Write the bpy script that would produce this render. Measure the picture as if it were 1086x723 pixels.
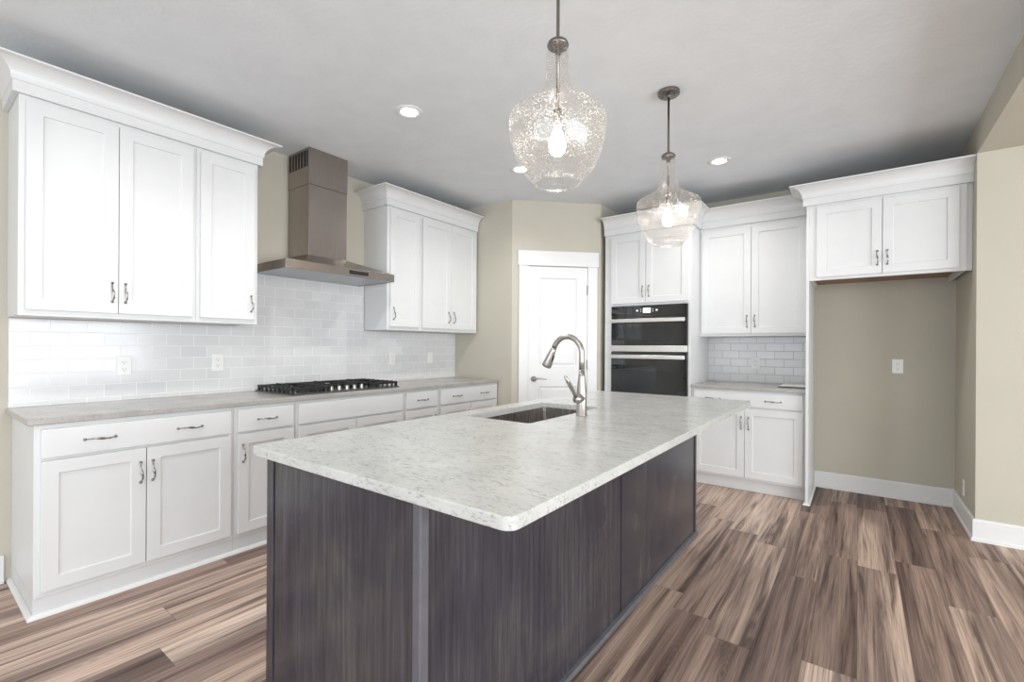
import bpy, bmesh, math, random
from mathutils import Vector, Matrix
for o in list(bpy.data.objects): bpy.data.objects.remove(o)
scene = bpy.context.scene
col = scene.collection
PI = math.pi

# ------------------------------------------------------------------ camera
CAM_H = 1.253; YAW = math.radians(36.65); ROLL = math.radians(0.32); FPX = 494.0
cam_data = bpy.data.cameras.new('camera'); cam = bpy.data.objects.new('camera', cam_data); col.objects.link(cam)
scene.camera = cam
cam_data.sensor_fit = 'HORIZONTAL'; cam_data.sensor_width = 36.0
cam_data.lens = FPX / 1086 * 36.0
cam_data.shift_y = (367.3 - 361.5) / 1086
cam_data.clip_start = 0.05
F = Vector((-math.sin(YAW), math.cos(YAW), 0)); R = Vector((math.cos(YAW), math.sin(YAW), 0)); U = Vector((0, 0, 1))
R3 = R * math.cos(ROLL) + U * math.sin(ROLL); U3 = U * math.cos(ROLL) - R * math.sin(ROLL)
m = Matrix((R3, U3, -F)).transposed().to_4x4(); m.translation = (0, 0, CAM_H)
cam.matrix_world = m

# ------------------------------------------------------------------ light and exposure
CEIL = 2.735
world = bpy.data.worlds.new('world'); scene.world = world; world.use_nodes = True
bg = world.node_tree.nodes['Background']; bg.inputs[0].default_value = (0.80, 0.88, 1.0, 1); bg.inputs[1].default_value = 1.0
scene.view_settings.view_transform = 'Standard'; scene.view_settings.look = 'None'
scene.view_settings.exposure = 0.37; scene.view_settings.gamma = 1.0; scene.view_settings.use_curve_mapping = False
def area_light(name, loc, direction, sx, sy, power, color):
    d = bpy.data.lights.new(name, 'AREA'); d.shape = 'RECTANGLE'; d.size = sx; d.size_y = sy; d.energy = power; d.color = color
    o = bpy.data.objects.new(name, d); col.objects.link(o); o.location = loc
    o.rotation_euler = Vector(direction).to_track_quat('-Z', 'Y').to_euler(); return o
area_light('daylight_fill_rear', (0.4, -3.42, 1.35), (0, 1, 0), 6.4, 2.0, 125, (0.88, 0.94, 1.0))  # unseen; spread wider than the rear windows as added fill for the cabinets
area_light('daylight_right', (4.42, 0.3, 1.25), (-1, 0, 0), 5.6, 2.0, 240, (0.92, 0.96, 1.0))
CAN_POWER = 27; CAN_COLOR = (1.0, 0.98, 0.95)
BULB_STRENGTH = 40

# ------------------------------------------------------------------ helpers
def tag(o, label=None, cat=None, group=None, kind=None):
    if label: o['label'] = label
    if cat: o['category'] = cat
    if group: o['group'] = group
    if kind: o['kind'] = kind
    return o
def empty(name, loc=(0, 0, 0), rz=0.0, label=None, cat=None, group=None):
    o = bpy.data.objects.new(name, None); o.empty_display_size = 0.1; o.location = loc; o.rotation_euler = (0, 0, rz)
    col.objects.link(o); return tag(o, label, cat, group)
class MB:
    def __init__(s): s.bm = bmesh.new()
    def box(s, x0, x1, y0, y1, z0, z1):
        v = [s.bm.verts.new((x, y, z)) for z in (z0, z1) for y in (y0, y1) for x in (x0, x1)]
        for f in ((0, 2, 3, 1), (4, 5, 7, 6), (0, 1, 5, 4), (2, 6, 7, 3), (0, 4, 6, 2), (1, 3, 7, 5)):
            s.bm.faces.new([v[i] for i in f])
        return s
    def hexa(s, p):  # 4 bottom points ccw, 4 top points
        v = [s.bm.verts.new(q) for q in p]
        for f in ((3, 2, 1, 0), (4, 5, 6, 7), (0, 1, 5, 4), (1, 2, 6, 5), (2, 3, 7, 6), (3, 0, 4, 7)):
            s.bm.faces.new([v[i] for i in f])
        return s
    def prism(s, pts, z0, z1):
        a = [s.bm.verts.new((x, y, z0)) for x, y in pts]; b = [s.bm.verts.new((x, y, z1)) for x, y in pts]
        n = len(pts); s.bm.faces.new(a[::-1]); s.bm.faces.new(b)
        for i in range(n): s.bm.faces.new((a[i], a[(i + 1) % n], b[(i + 1) % n], b[i]))
        return s
    def tube(s, path, radii, n=12, cap=True, squash=None):
        path = [Vector(p) for p in path]
        if not isinstance(radii, (list, tuple)): radii = [radii] * len(path)
        rings = []; prev = None
        for i, p in enumerate(path):
            t = (path[min(i + 1, len(path) - 1)] - path[max(i - 1, 0)]).normalized()
            if prev is None:
                a = Vector((0, 0, 1)) if abs(t.z) < 0.9 else Vector((1, 0, 0))
                u = t.cross(a).normalized()
            else:
                u = (prev - t * prev.dot(t)).normalized()
            prev = u; w = t.cross(u)
            rings.append([s.bm.verts.new(p + (u * math.cos(2 * PI * k / n) + w * math.sin(2 * PI * k / n) * (squash or 1)) * radii[i]) for k in range(n)])
        for i in range(len(rings) - 1):
            for k in range(n): s.bm.faces.new((rings[i][k], rings[i][(k + 1) % n], rings[i + 1][(k + 1) % n], rings[i + 1][k]))
        if cap:
            s.bm.faces.new(rings[0][::-1]); s.bm.faces.new(rings[-1])
        return s
    def lathe(s, prof, c=(0, 0, 0), n=32, axis='z', caps=True):
        rings = []
        def P(r, h, a):
            x, y = r * math.cos(a), r * math.sin(a)
            if axis == 'z': return (c[0] + x, c[1] + y, c[2] + h)
            if axis == 'y': return (c[0] + x, c[1] + h, c[2] - y)
            return (c[0] + h, c[1] + x, c[2] + y)
        for r, h in prof:
            if r < 1e-6: rings.append([s.bm.verts.new(P(0, h, 0))])
            else: rings.append([s.bm.verts.new(P(r, h, 2 * PI * k / n)) for k in range(n)])
        for i in range(len(rings) - 1):
            a, b = rings[i], rings[i + 1]
            for k in range(n):
                k2 = (k + 1) % n
                if len(a) == 1 and len(b) == 1: continue
                if len(a) == 1: s.bm.faces.new((a[0], b[k2], b[k]))
                elif len(b) == 1: s.bm.faces.new((a[k], a[k2], b[0]))
                else: s.bm.faces.new((a[k], a[k2], b[k2], b[k]))
        if caps:
            if len(rings[0]) > 1: s.bm.faces.new(rings[0][::-1])
            if len(rings[-1]) > 1: s.bm.faces.new(rings[-1])
        return s
    def build(s, name, mat, parent=None, bevel=0.0, smooth=False, loc=None, rz=0.0, solid=0.0, segs=2):
        bmesh.ops.recalc_face_normals(s.bm, faces=s.bm.faces[:])
        me = bpy.data.meshes.new(name); s.bm.to_mesh(me); s.bm.free()
        me.materials.append(mat)
        if smooth:
            for p in me.polygons: p.use_smooth = True
        o = bpy.data.objects.new(name, me); col.objects.link(o)
        if parent: o.parent = parent
        if loc: o.location = loc
        if rz: o.rotation_euler = (0, 0, rz)
        if solid:
            md = o.modifiers.new('solid', 'SOLIDIFY'); md.thickness = solid; md.offset = -1
        if bevel:
            md = o.modifiers.new('bevel', 'BEVEL'); md.width = bevel; md.segments = segs; md.limit_method = 'ANGLE'; md.angle_limit = math.radians(35)
        return o
def sweep(path, prof, right=True, cut_end=0.0, cut_start=0.0):
    """mitred moulding: path = 2D points, prof = (outward offset, z) closed outline; outward = right-hand side of travel"""
    mb = MB(); P = [Vector(p) for p in path]; n = len(P); rings = []
    for i in range(n):
        ds = []
        if i > 0: ds.append((P[i] - P[i - 1]).normalized())
        if i < n - 1: ds.append((P[i + 1] - P[i]).normalized())
        ns = [Vector((d.y, -d.x)) if right else Vector((-d.y, d.x)) for d in ds]
        if len(ns) == 1: q = ns[0]
        else:
            q = (ns[0] + ns[1]); q = q / (q.dot(ns[0]))
        dd = Vector((0, 0))
        if i == 0: dd = ds[0] * cut_start
        if i == n - 1: dd = ds[-1] * -cut_end
        rings.append([mb.bm.verts.new((P[i].x + (q.x + dd.x) * a, P[i].y + (q.y + dd.y) * a, z)) for a, z in prof])
    k = len(prof)
    for i in range(n - 1):
        for j in range(k): mb.bm.faces.new((rings[i][j], rings[i][(j + 1) % k], rings[i + 1][(j + 1) % k], rings[i + 1][j]))
    mb.bm.faces.new(rings[0]); mb.bm.faces.new(rings[-1][::-1])
    return mb
def copy_tree(o, parent=None):
    c = o.copy(); col.objects.link(c); c.parent = parent
    for ch in [x for x in col.objects if x.parent == o]: copy_tree(ch, c)
    return c

# ------------------------------------------------------------------ materials
def srgb(r, g, b):
    f = lambda c: (c / 255 / 12.92) if c / 255 <= 0.04045 else ((c / 255 + 0.055) / 1.055) ** 2.4
    return (f(r), f(g), f(b), 1)
def new_mat(name):
    mt = bpy.data.materials.new(name); mt.use_nodes = True
    nt = mt.node_tree; return mt, nt, nt.nodes['Principled BSDF']
def N(nt, t, **kw):
    n = nt.nodes.new(t)
    for k, v in kw.items():
        if hasattr(n, k): setattr(n, k, v)
        else: n.inputs[k].default_value = v
    return n
def L(nt, a, b): nt.links.new(a, b)
def coords(nt, scale=(1, 1, 1), rot=(0, 0, 0), loc=(0, 0, 0)):
    tc = N(nt, 'ShaderNodeTexCoord'); mp = N(nt, 'ShaderNodeMapping')
    mp.inputs['Scale'].default_value = scale; mp.inputs['Rotation'].default_value = rot; mp.inputs['Location'].default_value = loc
    L(nt, tc.outputs['Object'], mp.inputs['Vector']); return mp.outputs['Vector']
def ramp(nt, fac, stops):
    r = N(nt, 'ShaderNodeValToRGB'); e = r.color_ramp.elements
    while len(e) < len(stops): e.new(0.5)
    for i, (p, c) in enumerate(stops): e[i].position = p; e[i].color = c
    L(nt, fac, r.inputs['Fac']); return r.outputs['Color']
def mixc(nt, fac, a, b, mode='MIX'):
    n = N(nt, 'ShaderNodeMix', data_type='RGBA', blend_type=mode)
    if isinstance(fac, (int, float)): n.inputs[0].default_value = fac
    else: L(nt, fac, n.inputs[0])
    for v, i in ((a, 6), (b, 7)):
        if isinstance(v, tuple): n.inputs[i].default_value = v
        else: L(nt, v, n.inputs[i])
    return n.outputs[2]
def math_(nt, op, a, b=None, c=None):
    n = N(nt, 'ShaderNodeMath', operation=op)
    for i, v in enumerate((a, b, c)):
        if v is None: continue
        if isinstance(v, (int, float)): n.inputs[i].default_value = v
        else: L(nt, v, n.inputs[i])
    return n.outputs[0]
def bump(nt, b, h, strength, dist=0.002):
    n = N(nt, 'ShaderNodeBump'); n.inputs['Strength'].default_value = strength; n.inputs['Distance'].default_value = dist
    L(nt, h, n.inputs['Height']); L(nt, n.outputs['Normal'], b.inputs['Normal'])
def plain(name, c, rough=0.5, metal=0.0, noise=0.03, nscale=6.0, bstr=0.0, bscale=80.0, spec=0.5, coat=0.0):
    mt, nt, b = new_mat(name)
    v = coords(nt); nz = N(nt, 'ShaderNodeTexNoise'); nz.inputs['Scale'].default_value = nscale; nz.inputs['Detail'].default_value = 3
    L(nt, v, nz.inputs['Vector'])
    d = tuple(x * (1 - noise) for x in c[:3]) + (1,); e = tuple(min(1, x * (1 + noise)) for x in c[:3]) + (1,)
    L(nt, ramp(nt, nz.outputs['Fac'], [(0.35, d), (0.65, e)]), b.inputs['Base Color'])
    b.inputs['Roughness'].default_value = rough; b.inputs['Metallic'].default_value = metal
    b.inputs['Specular IOR Level'].default_value = spec
    if coat: b.inputs['Coat Weight'].default_value = coat; b.inputs['Coat Roughness'].default_value = 0.15
    if bstr:
        n2 = N(nt, 'ShaderNodeTexNoise'); n2.inputs['Scale'].default_value = bscale; n2.inputs['Detail'].default_value = 4
        L(nt, v, n2.inputs['Vector']); bump(nt, b, n2.outputs['Fac'], bstr)
    return mt
M = {}
M['cab'] = plain('white_cabinet_paint', (0.69, 0.695, 0.695, 1), 0.38, noise=0.012)
M['trim'] = plain('white_trim_paint', (0.74, 0.74, 0.735, 1), 0.4, noise=0.01)
M['ceil'] = plain('ceiling_paint', (0.745, 0.77, 0.795, 1), 0.9, noise=0.02, bstr=0.9, bscale=38)
M['wall'] = plain('greige_wall_paint', srgb(190, 185, 171), 0.75, noise=0.02, nscale=2, bstr=0.15, bscale=70)
M['pull'] = plain('dark_nickel', (0.32, 0.31, 0.30, 1), 0.22, 1.0)
M['nickel_dark'] = plain('dark_brushed_nickel', (0.23, 0.215, 0.20, 1), 0.3, 1.0, noise=0.05)
M['nickel'] = plain('brushed_nickel', (0.42, 0.40, 0.38, 1), 0.33, 1.0, noise=0.05)
M['chrome'] = plain('chrome', (0.8, 0.8, 0.8, 1), 0.12, 1.0)
M['iron'] = plain('black_cast_iron', (0.012, 0.012, 0.013, 1), 0.45, noise=0.2)
M['black'] = plain('black_slot', (0.006, 0.006, 0.007, 1), 0.5)
M['steel_bright'] = plain('bright_brushed_steel', (0.72, 0.71, 0.69, 1), 0.28, 1.0)
M['plate'] = plain('white_plastic', (0.82, 0.82, 0.80, 1), 0.3)
M['slotgrey'] = plain('outlet_slots', (0.18, 0.18, 0.18, 1), 0.5)
M['under'] = plain('unpainted_underside_wood', srgb(150, 118, 96), 0.6, noise=0.15)
M['blacksteel'] = plain('dark_enamel', (0.05, 0.05, 0.052, 1), 0.25)
M['dwall'] = plain('outdoor_white', (0.9, 0.9, 0.9, 1), 0.8)
M['stainless_dark'] = plain('grey_filter_metal', (0.42, 0.43, 0.45, 1), 0.35, 1.0)
def mat_stainless(name, c, axis):
    mt, nt, b = new_mat(name)
    sc = [500, 500, 3.0] if axis == 2 else [3, 500, 500]
    v = coords(nt, tuple(sc)); nz = N(nt, 'ShaderNodeTexNoise'); nz.inputs['Scale'].default_value = 1.0; nz.inputs['Detail'].default_value = 2
    L(nt, v, nz.inputs['Vector'])
    L(nt, ramp(nt, nz.outputs['Fac'], [(0.3, tuple(x * 0.97 for x in c) + (1,)), (0.7, c + (1,))]), b.inputs['Base Color'])
    b.inputs['Metallic'].default_value = 1.0
    L(nt, ramp(nt, nz.outputs['Fac'], [(0.3, (0.22, 0.22, 0.22, 1)), (0.7, (0.28, 0.28, 0.28, 1))]), b.inputs['Roughness'])
    return mt
M['steel'] = mat_stainless('brushed_stainless_steel', (0.38, 0.34, 0.31), 2)

M['steelv'] = mat_stainless('polished_sink_steel', (0.62, 0.59, 0.57), 2)
# black oven glass
mt, nt, b = new_mat('black_oven_glass'); b.inputs['Base Color'].default_value = (0.012, 0.013, 0.015, 1); b.inputs['Roughness'].default_value = 0.02; b.inputs['IOR'].default_value = 1.62
M['ovenglass'] = mt
v = coords(nt); nz = N(nt, 'ShaderNodeTexNoise'); nz.inputs['Scale'].default_value = 3; L(nt, v, nz.inputs['Vector'])
L(nt, ramp(nt, nz.outputs['Fac'], [(0.3, (0.010, 0.011, 0.013, 1)), (0.7, (0.014, 0.015, 0.017, 1))]), b.inputs['Base Color'])
M['ovenwin'] = plain('oven_window_tint', (0.02, 0.022, 0.024, 1), 0.05)
# quartz
def quartz(name, base, dark, light, fleck=0.5):
    mt, nt, b = new_mat(name)
    v = coords(nt)
    n0 = N(nt, 'ShaderNodeTexNoise'); n0.inputs['Scale'].default_value = 7; n0.inputs['Detail'].default_value = 6; L(nt, v, n0.inputs['Vector'])
    c0 = ramp(nt, n0.outputs['Fac'], [(0.3, base), (0.7, light)])
    v2 = coords(nt, (0.8, 2.2, 2.2), (0, 0, 0.6))
    n1 = N(nt, 'ShaderNodeTexNoise'); n1.inputs['Scale'].default_value = 55; n1.inputs['Detail'].default_value = 7; n1.inputs['Roughness'].default_value = 0.75; L(nt, v2, n1.inputs['Vector'])
    f1 = ramp(nt, n1.outputs['Fac'], [(0.40, (1, 1, 1, 1)), (0.49, (0, 0, 0, 1))])
    n2 = N(nt, 'ShaderNodeTexNoise'); n2.inputs['Scale'].default_value = 9; n2.inputs['Detail'].default_value = 5; L(nt, v2, n2.inputs['Vector'])
    f2 = ramp(nt, n2.outputs['Fac'], [(0.36, (0.15, 0.15, 0.15, 1)), (0.58, (1, 1, 1, 1))])
    f = math_(nt, 'MULTIPLY', math_(nt, 'MULTIPLY', f1, f2), fleck)
    c1 = mixc(nt, f, c0, dark)
    n3 = N(nt, 'ShaderNodeTexNoise'); n3.inputs['Scale'].default_value = 220; n3.inputs['Detail'].default_value = 2; L(nt, v, n3.inputs['Vector'])
    f3 = math_(nt, 'MULTIPLY', ramp(nt, n3.outputs['Fac'], [(0.6, (0, 0, 0, 1)), (0.7, (1, 1, 1, 1))]), 0.3)
    c2 = mixc(nt, f3, c1, light)
    L(nt, c2, b.inputs['Base Color']); b.inputs['Roughness'].default_value = 0.22
    return mt
M['quartz'] = quartz('light_island_quartz', srgb(186, 187, 184), srgb(122, 122, 119), srgb(200, 201, 198), 0.65)
M['quartz2'] = quartz('taupe_perimeter_quartz', srgb(160, 157, 153), srgb(122, 119, 115), srgb(178, 175, 170), 0.5)
# stained island wood, vertical grain
mt, nt, b = new_mat('dark_stained_wood')
v = coords(nt, (38, 38, 1.6)); n0 = N(nt, 'ShaderNodeTexNoise'); n0.inputs['Scale'].default_value = 1.6; n0.inputs['Detail'].default_value = 8; n0.inputs['Roughness'].default_value = 0.65; L(nt, v, n0.inputs['Vector'])
v2 = coords(nt, (1.3, 1.3, 0.9)); n1 = N(nt, 'ShaderNodeTexNoise'); n1.inputs['Scale'].default_value = 2.2; n1.inputs['Detail'].default_value = 4; n1.inputs['Distortion'].default_value = 1.2; L(nt, v2, n1.inputs['Vector'])
ca = ramp(nt, n0.outputs['Fac'], [(0.3, srgb(46, 46, 52)), (0.52, srgb(61, 60, 66)), (0.75, srgb(78, 77, 84))])
cb = ramp(nt, n1.outputs['Fac'], [(0.3, (0.70, 0.69, 0.78, 1)), (0.5, (1.0, 0.97, 0.97, 1)), (0.7, (1.35, 1.30, 1.15, 1))])
L(nt, mixc(nt, 1.0, ca, cb, 'MULTIPLY'), b.inputs['Base Color']); b.inputs['Roughness'].default_value = 0.24
bump(nt, b, n0.outputs['Fac'], 0.15, 0.001); M['dark'] = mt
M['edge'] = plain('edge_trim_painted_sheen', srgb(92, 92, 97), 0.35, noise=0.08, nscale=20)  # sheen on the dark wood edges, put into a lighter grey base colour
# floor planks along world Y
mt, nt, b = new_mat('wood_plank_floor')
tc = N(nt, 'ShaderNodeTexCoord'); sp = N(nt, 'ShaderNodeSeparateXYZ'); L(nt, tc.outputs['Object'], sp.inputs[0])
X, Y = sp.outputs[0], sp.outputs[1]; W_, LEN = 0.178, 1.22
row = math_(nt, 'FLOOR', math_(nt, 'DIVIDE', X, W_))
wn = N(nt, 'ShaderNodeTexWhiteNoise', noise_dimensions='1D'); L(nt, row, wn.inputs['W'])
yo = math_(nt, 'ADD', math_(nt, 'DIVIDE', Y, LEN), math_(nt, 'MULTIPLY', wn.outputs['Value'], 7.3))
colm = math_(nt, 'FLOOR', yo)
cv = N(nt, 'ShaderNodeCombineXYZ'); L(nt, row, cv.inputs[0]); L(nt, colm, cv.inputs[1])
w2 = N(nt, 'ShaderNodeTexWhiteNoise', noise_dimensions='3D'); L(nt, cv.outputs[0], w2.inputs['Vector'])
pid = w2.outputs['Value']
# grain
gx = math_(nt, 'ADD', math_(nt, 'MULTIPLY', X, 19.0), math_(nt, 'MULTIPLY', pid, 57.0))
gy = math_(nt, 'ADD', math_(nt, 'MULTIPLY', Y, 0.75), math_(nt, 'MULTIPLY', pid, 31.0))
gv = N(nt, 'ShaderNodeCombineXYZ'); L(nt, gx, gv.inputs[0]); L(nt, gy, gv.inputs[1]); L(nt, pid, gv.inputs[2])
g1 = N(nt, 'ShaderNodeTexNoise'); g1.inputs['Scale'].default_value = 1.0; g1.inputs['Detail'].default_value = 9; g1.inputs['Roughness'].default_value = 0.62; g1.inputs['Distortion'].default_value = 0.9; L(nt, gv.outputs[0], g1.inputs['Vector'])
gv2 = N(nt, 'ShaderNodeCombineXYZ'); L(nt, math_(nt, 'MULTIPLY', gx, 9.0), gv2.inputs[0]); L(nt, math_(nt, 'MULTIPLY', gy, 3.0), gv2.inputs[1])
g2 = N(nt, 'ShaderNodeTexNoise'); g2.inputs['Scale'].default_value = 1.0; g2.inputs['Detail'].default_value = 4; L(nt, gv2.outputs[0], g2.inputs['Vector'])
g3 = N(nt, 'ShaderNodeTexNoise'); g3.inputs['Scale'].default_value = 0.32; g3.inputs['Detail'].default_value = 2; g3.inputs['Distortion'].default_value = 0.4; L(nt, gv.outputs[0], g3.inputs['Vector'])
base = ramp(nt, pid, [(0.0, srgb(126, 107, 99)), (0.3, srgb(164, 142, 131)), (0.65, srgb(193, 170, 156)), (1.0, srgb(215, 195, 181))])
c1 = mixc(nt, 0.9, base, ramp(nt, g1.outputs['Fac'], [(0.36, (0.24, 0.20, 0.19, 1)), (0.47, (0.78, 0.75, 0.74, 1)), (0.58, (1.10, 1.08, 1.06, 1)), (0.8, (1.3, 1.27, 1.24, 1))]), 'MULTIPLY')
rg = math_(nt, 'SINE', math_(nt, 'MULTIPLY', g3.outputs['Fac'], 95.0))
c1 = mixc(nt, 0.2, c1, ramp(nt, math_(nt, 'ADD', math_(nt, 'MULTIPLY', rg, 0.5), 0.5), [(0.0, (0.62, 0.58, 0.57, 1)), (0.3, (0.98, 0.97, 0.96, 1)), (1.0, (1.06, 1.06, 1.05, 1))]), 'MULTIPLY')
c2 = mixc(nt, 0.9, c1, ramp(nt, g2.outputs['Fac'], [(0.35, (0.66, 0.64, 0.64, 1)), (0.58, (1.08, 1.08, 1.08, 1))]), 'MULTIPLY')
c3 = mixc(nt, 0.8, c2, ramp(nt, g3.outputs['Fac'], [(0.36, (0.45, 0.42, 0.43, 1)), (0.48, (1, 1, 1, 1)), (0.7, (1.1, 1.08, 1.06, 1))]), 'MULTIPLY')
kv = N(nt, 'ShaderNodeCombineXYZ')
L(nt, math_(nt, 'ADD', math_(nt, 'MULTIPLY', X, 7.0), math_(nt, 'ADD', math_(nt, 'MULTIPLY', pid, 13.0), math_(nt, 'MULTIPLY', g3.outputs['Fac'], 0.9))), kv.inputs[0])
L(nt, math_(nt, 'ADD', math_(nt, 'MULTIPLY', Y, 1.7), math_(nt, 'ADD', math_(nt, 'MULTIPLY', pid, 7.0), math_(nt, 'MULTIPLY', g1.outputs['Fac'], 0.25))), kv.inputs[1])
kn = N(nt, 'ShaderNodeTexVoronoi'); kn.inputs['Scale'].default_value = 1.0; L(nt, kv.outputs[0], kn.inputs['Vector'])
ks = N(nt, 'ShaderNodeSeparateColor'); L(nt, kn.outputs['Color'], ks.inputs[0])
kmask = math_(nt, 'MULTIPLY', ramp(nt, kn.outputs['Distance'], [(0.05, (1, 1, 1, 1)), (0.42, (0, 0, 0, 1))]), math_(nt, 'GREATER_THAN', ks.outputs[0], 0.55))
kring = math_(nt, 'ADD', math_(nt, 'MULTIPLY', math_(nt, 'SINE', math_(nt, 'MULTIPLY', kn.outputs['Distance'], 85.0)), 0.5), 0.5)
kcore = ramp(nt, kn.outputs['Distance'], [(0.02, (1, 1, 1, 1)), (0.06, (0, 0, 0, 1))])
kf = math_(nt, 'MULTIPLY', kmask, math_(nt, 'MAXIMUM', math_(nt, 'MULTIPLY', kring, 0.42), math_(nt, 'MULTIPLY', kcore, 0.8)))
c3 = mixc(nt, kf, c3, (0.07, 0.05, 0.042, 1))
fx = math_(nt, 'PINGPONG', math_(nt, 'DIVIDE', X, W_), 0.5); fy = math_(nt, 'PINGPONG', yo, 0.5)
fracx = math_(nt, 'FRACT', math_(nt, 'DIVIDE', X, W_)); ex = math_(nt, 'MINIMUM', fracx, math_(nt, 'SUBTRACT', 1.0, fracx))
fracy = math_(nt, 'FRACT', yo); ey = math_(nt, 'MINIMUM', fracy, math_(nt, 'SUBTRACT', 1.0, fracy))
sx = math_(nt, 'LESS_THAN', ex, 0.007); sy = math_(nt, 'LESS_THAN', ey, 0.0010)
seam = math_(nt, 'MAXIMUM', sx, sy)
c4 = mixc(nt, math_(nt, 'MULTIPLY', seam, 0.45), c3, (0.05, 0.04, 0.035, 1))
L(nt, c4, b.inputs['Base Color']); b.inputs['Roughness'].default_value = 0.5
b.inputs['Specular IOR Level'].default_value = 0.35
bump(nt, b, math_(nt, 'SUBTRACT', g1.outputs['Fac'], math_(nt, 'MULTIPLY', seam, 0.6)), 0.2, 0.001); M['floor'] = mt
# subway tile: local x along the wall, z up
def tile_mat(name, ox, oz, grout):
    mt, nt, b = new_mat(name)
    tc = N(nt, 'ShaderNodeTexCoord'); sp = N(nt, 'ShaderNodeSeparateXYZ'); L(nt, tc.outputs['Object'], sp.inputs[0])
    cb_ = N(nt, 'ShaderNodeCombineXYZ'); L(nt, math_(nt, 'SUBTRACT', sp.outputs[0], ox), cb_.inputs[0]); L(nt, math_(nt, 'SUBTRACT', sp.outputs[2], oz), cb_.inputs[1])
    br = N(nt, 'ShaderNodeTexBrick'); br.offset = 0.5; br.offset_frequency = 2
    br.inputs['Scale'].default_value = 1; br.inputs['Brick Width'].default_value = 0.1545; br.inputs['Row Height'].default_value = 0.0755
    br.inputs['Mortar Size'].default_value = 0.0020; br.inputs['Mortar Smooth'].default_value = 0.2
    br.inputs['Color1'].default_value = (0.70, 0.70, 0.70, 1); br.inputs['Color2'].default_value = (0.64, 0.64, 0.645, 1); br.inputs['Mortar'].default_value = grout
    L(nt, cb_.outputs[0], br.inputs['Vector']); L(nt, br.outputs['Color'], b.inputs['Base Color'])
    L(nt, ramp(nt, br.outputs['Fac'], [(0, (0.14, 0.14, 0.14, 1)), (1, (0.7, 0.7, 0.7, 1))]), b.inputs['Roughness'])
    nz = N(nt, 'ShaderNodeTexNoise'); nz.inputs['Scale'].default_value = 9; L(nt, tc.outputs['Object'], nz.inputs['Vector'])
    h = math_(nt, 'ADD', math_(nt, 'MULTIPLY', br.outputs['Fac'], -1.0), math_(nt, 'MULTIPLY', nz.outputs['Fac'], 0.5))
    bump(nt, b, h, 0.5, 0.0015); return mt
M['tileL'] = tile_mat('white_subway_tile', 0.465 - 0.1545 * 4, 0.866 - 0.0755 * 2, (0.86, 0.86, 0.86, 1))
M['tileC'] = tile_mat('white_subway_tile_reflection', -0.717 - 0.1545 * 10, 0.845 - 0.0755 * 2, (0.40, 0.40, 0.42, 1))  # reflection in the joints put into the grout as a darker grey
# seeded glass
mt, nt, b = new_mat('seeded_glass'); nt.nodes.remove(b); out = nt.nodes['Material Output']
tr = N(nt, 'ShaderNodeBsdfTransparent'); tr.inputs[0].default_value = (0.95, 0.945, 0.935, 1)
gl = N(nt, 'ShaderNodeBsdfGlossy'); gl.inputs['Roughness'].default_value = 0.04; gl.inputs['Color'].default_value = (0.95, 0.95, 0.95, 1)
lw = N(nt, 'ShaderNodeLayerWeight'); lw.inputs['Blend'].default_value = 0.12
v = coords(nt); vo = N(nt, 'ShaderNodeTexVoronoi'); vo.inputs['Scale'].default_value = 170; L(nt, v, vo.inputs['Vector'])
nz = N(nt, 'ShaderNodeTexNoise'); nz.inputs['Scale'].default_value = 14; L(nt, v, nz.inputs['Vector'])
thr = math_(nt, 'MULTIPLY', nz.outputs['Fac'], 0.62)
seed = math_(nt, 'LESS_THAN', vo.outputs['Distance'], thr)
m1 = N(nt, 'ShaderNodeMixShader'); L(nt, math_(nt, 'ADD', math_(nt, 'MULTIPLY', math_(nt, 'POWER', lw.outputs['Facing'], 2.6), 0.8), 0.03), m1.inputs[0]); L(nt, tr.outputs[0], m1.inputs[1]); L(nt, gl.outputs[0], m1.inputs[2])
sd = N(nt, 'ShaderNodeBsdfTranslucent'); sd.inputs['Color'].default_value = (0.95, 0.93, 0.9, 1)
sg = N(nt, 'ShaderNodeBsdfGlossy'); sg.inputs['Roughness'].default_value = 0.3; sg.inputs['Color'].default_value = (0.9, 0.88, 0.85, 1)
ms = N(nt, 'ShaderNodeMixShader'); ms.inputs[0].default_value = 0.5; L(nt, sd.outputs[0], ms.inputs[1]); L(nt, sg.outputs[0], ms.inputs[2])
m2 = N(nt, 'ShaderNodeMixShader'); L(nt, math_(nt, 'ADD', math_(nt, 'MULTIPLY', seed, 0.5), 0.05), m2.inputs[0]); L(nt, m1.outputs[0], m2.inputs[1]); L(nt, ms.outputs[0], m2.inputs[2])
bp = N(nt, 'ShaderNodeBump'); bp.inputs['Strength'].default_value = 0.3; bp.inputs['Distance'].default_value = 0.002; L(nt, nz.outputs['Fac'], bp.inputs['Height']); pass
L(nt, m2.outputs[0], out.inputs['Surface']); M['glass'] = mt
def emis(name, c, s):
    mt, nt, b = new_mat(name); b.inputs['Base Color'].default_value = (0.9, 0.9, 0.9, 1)
    b.inputs['Emission Color'].default_value = c; b.inputs['Emission Strength'].default_value = s; return mt
M['bulb'] = emis('glowing_bulb', (1.0, 0.86, 0.68, 1), BULB_STRENGTH)
M['can'] = emis('lit_downlight_lens', (1.0, 0.97, 0.92, 1), 14)
M['display'] = emis('lit_oven_display', (0.7, 0.85, 1.0, 1), 0.9)
M['icon'] = emis('lit_touch_icon', (0.8, 0.85, 0.9, 1), 0.5)
mt, nt, b = new_mat('window_pane'); b.inputs['Base Color'].default_value = (0.9, 0.95, 1, 1); b.inputs['Transmission Weight'].default_value = 1; b.inputs['Roughness'].default_value = 0.0; M['pane'] = mt

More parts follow.
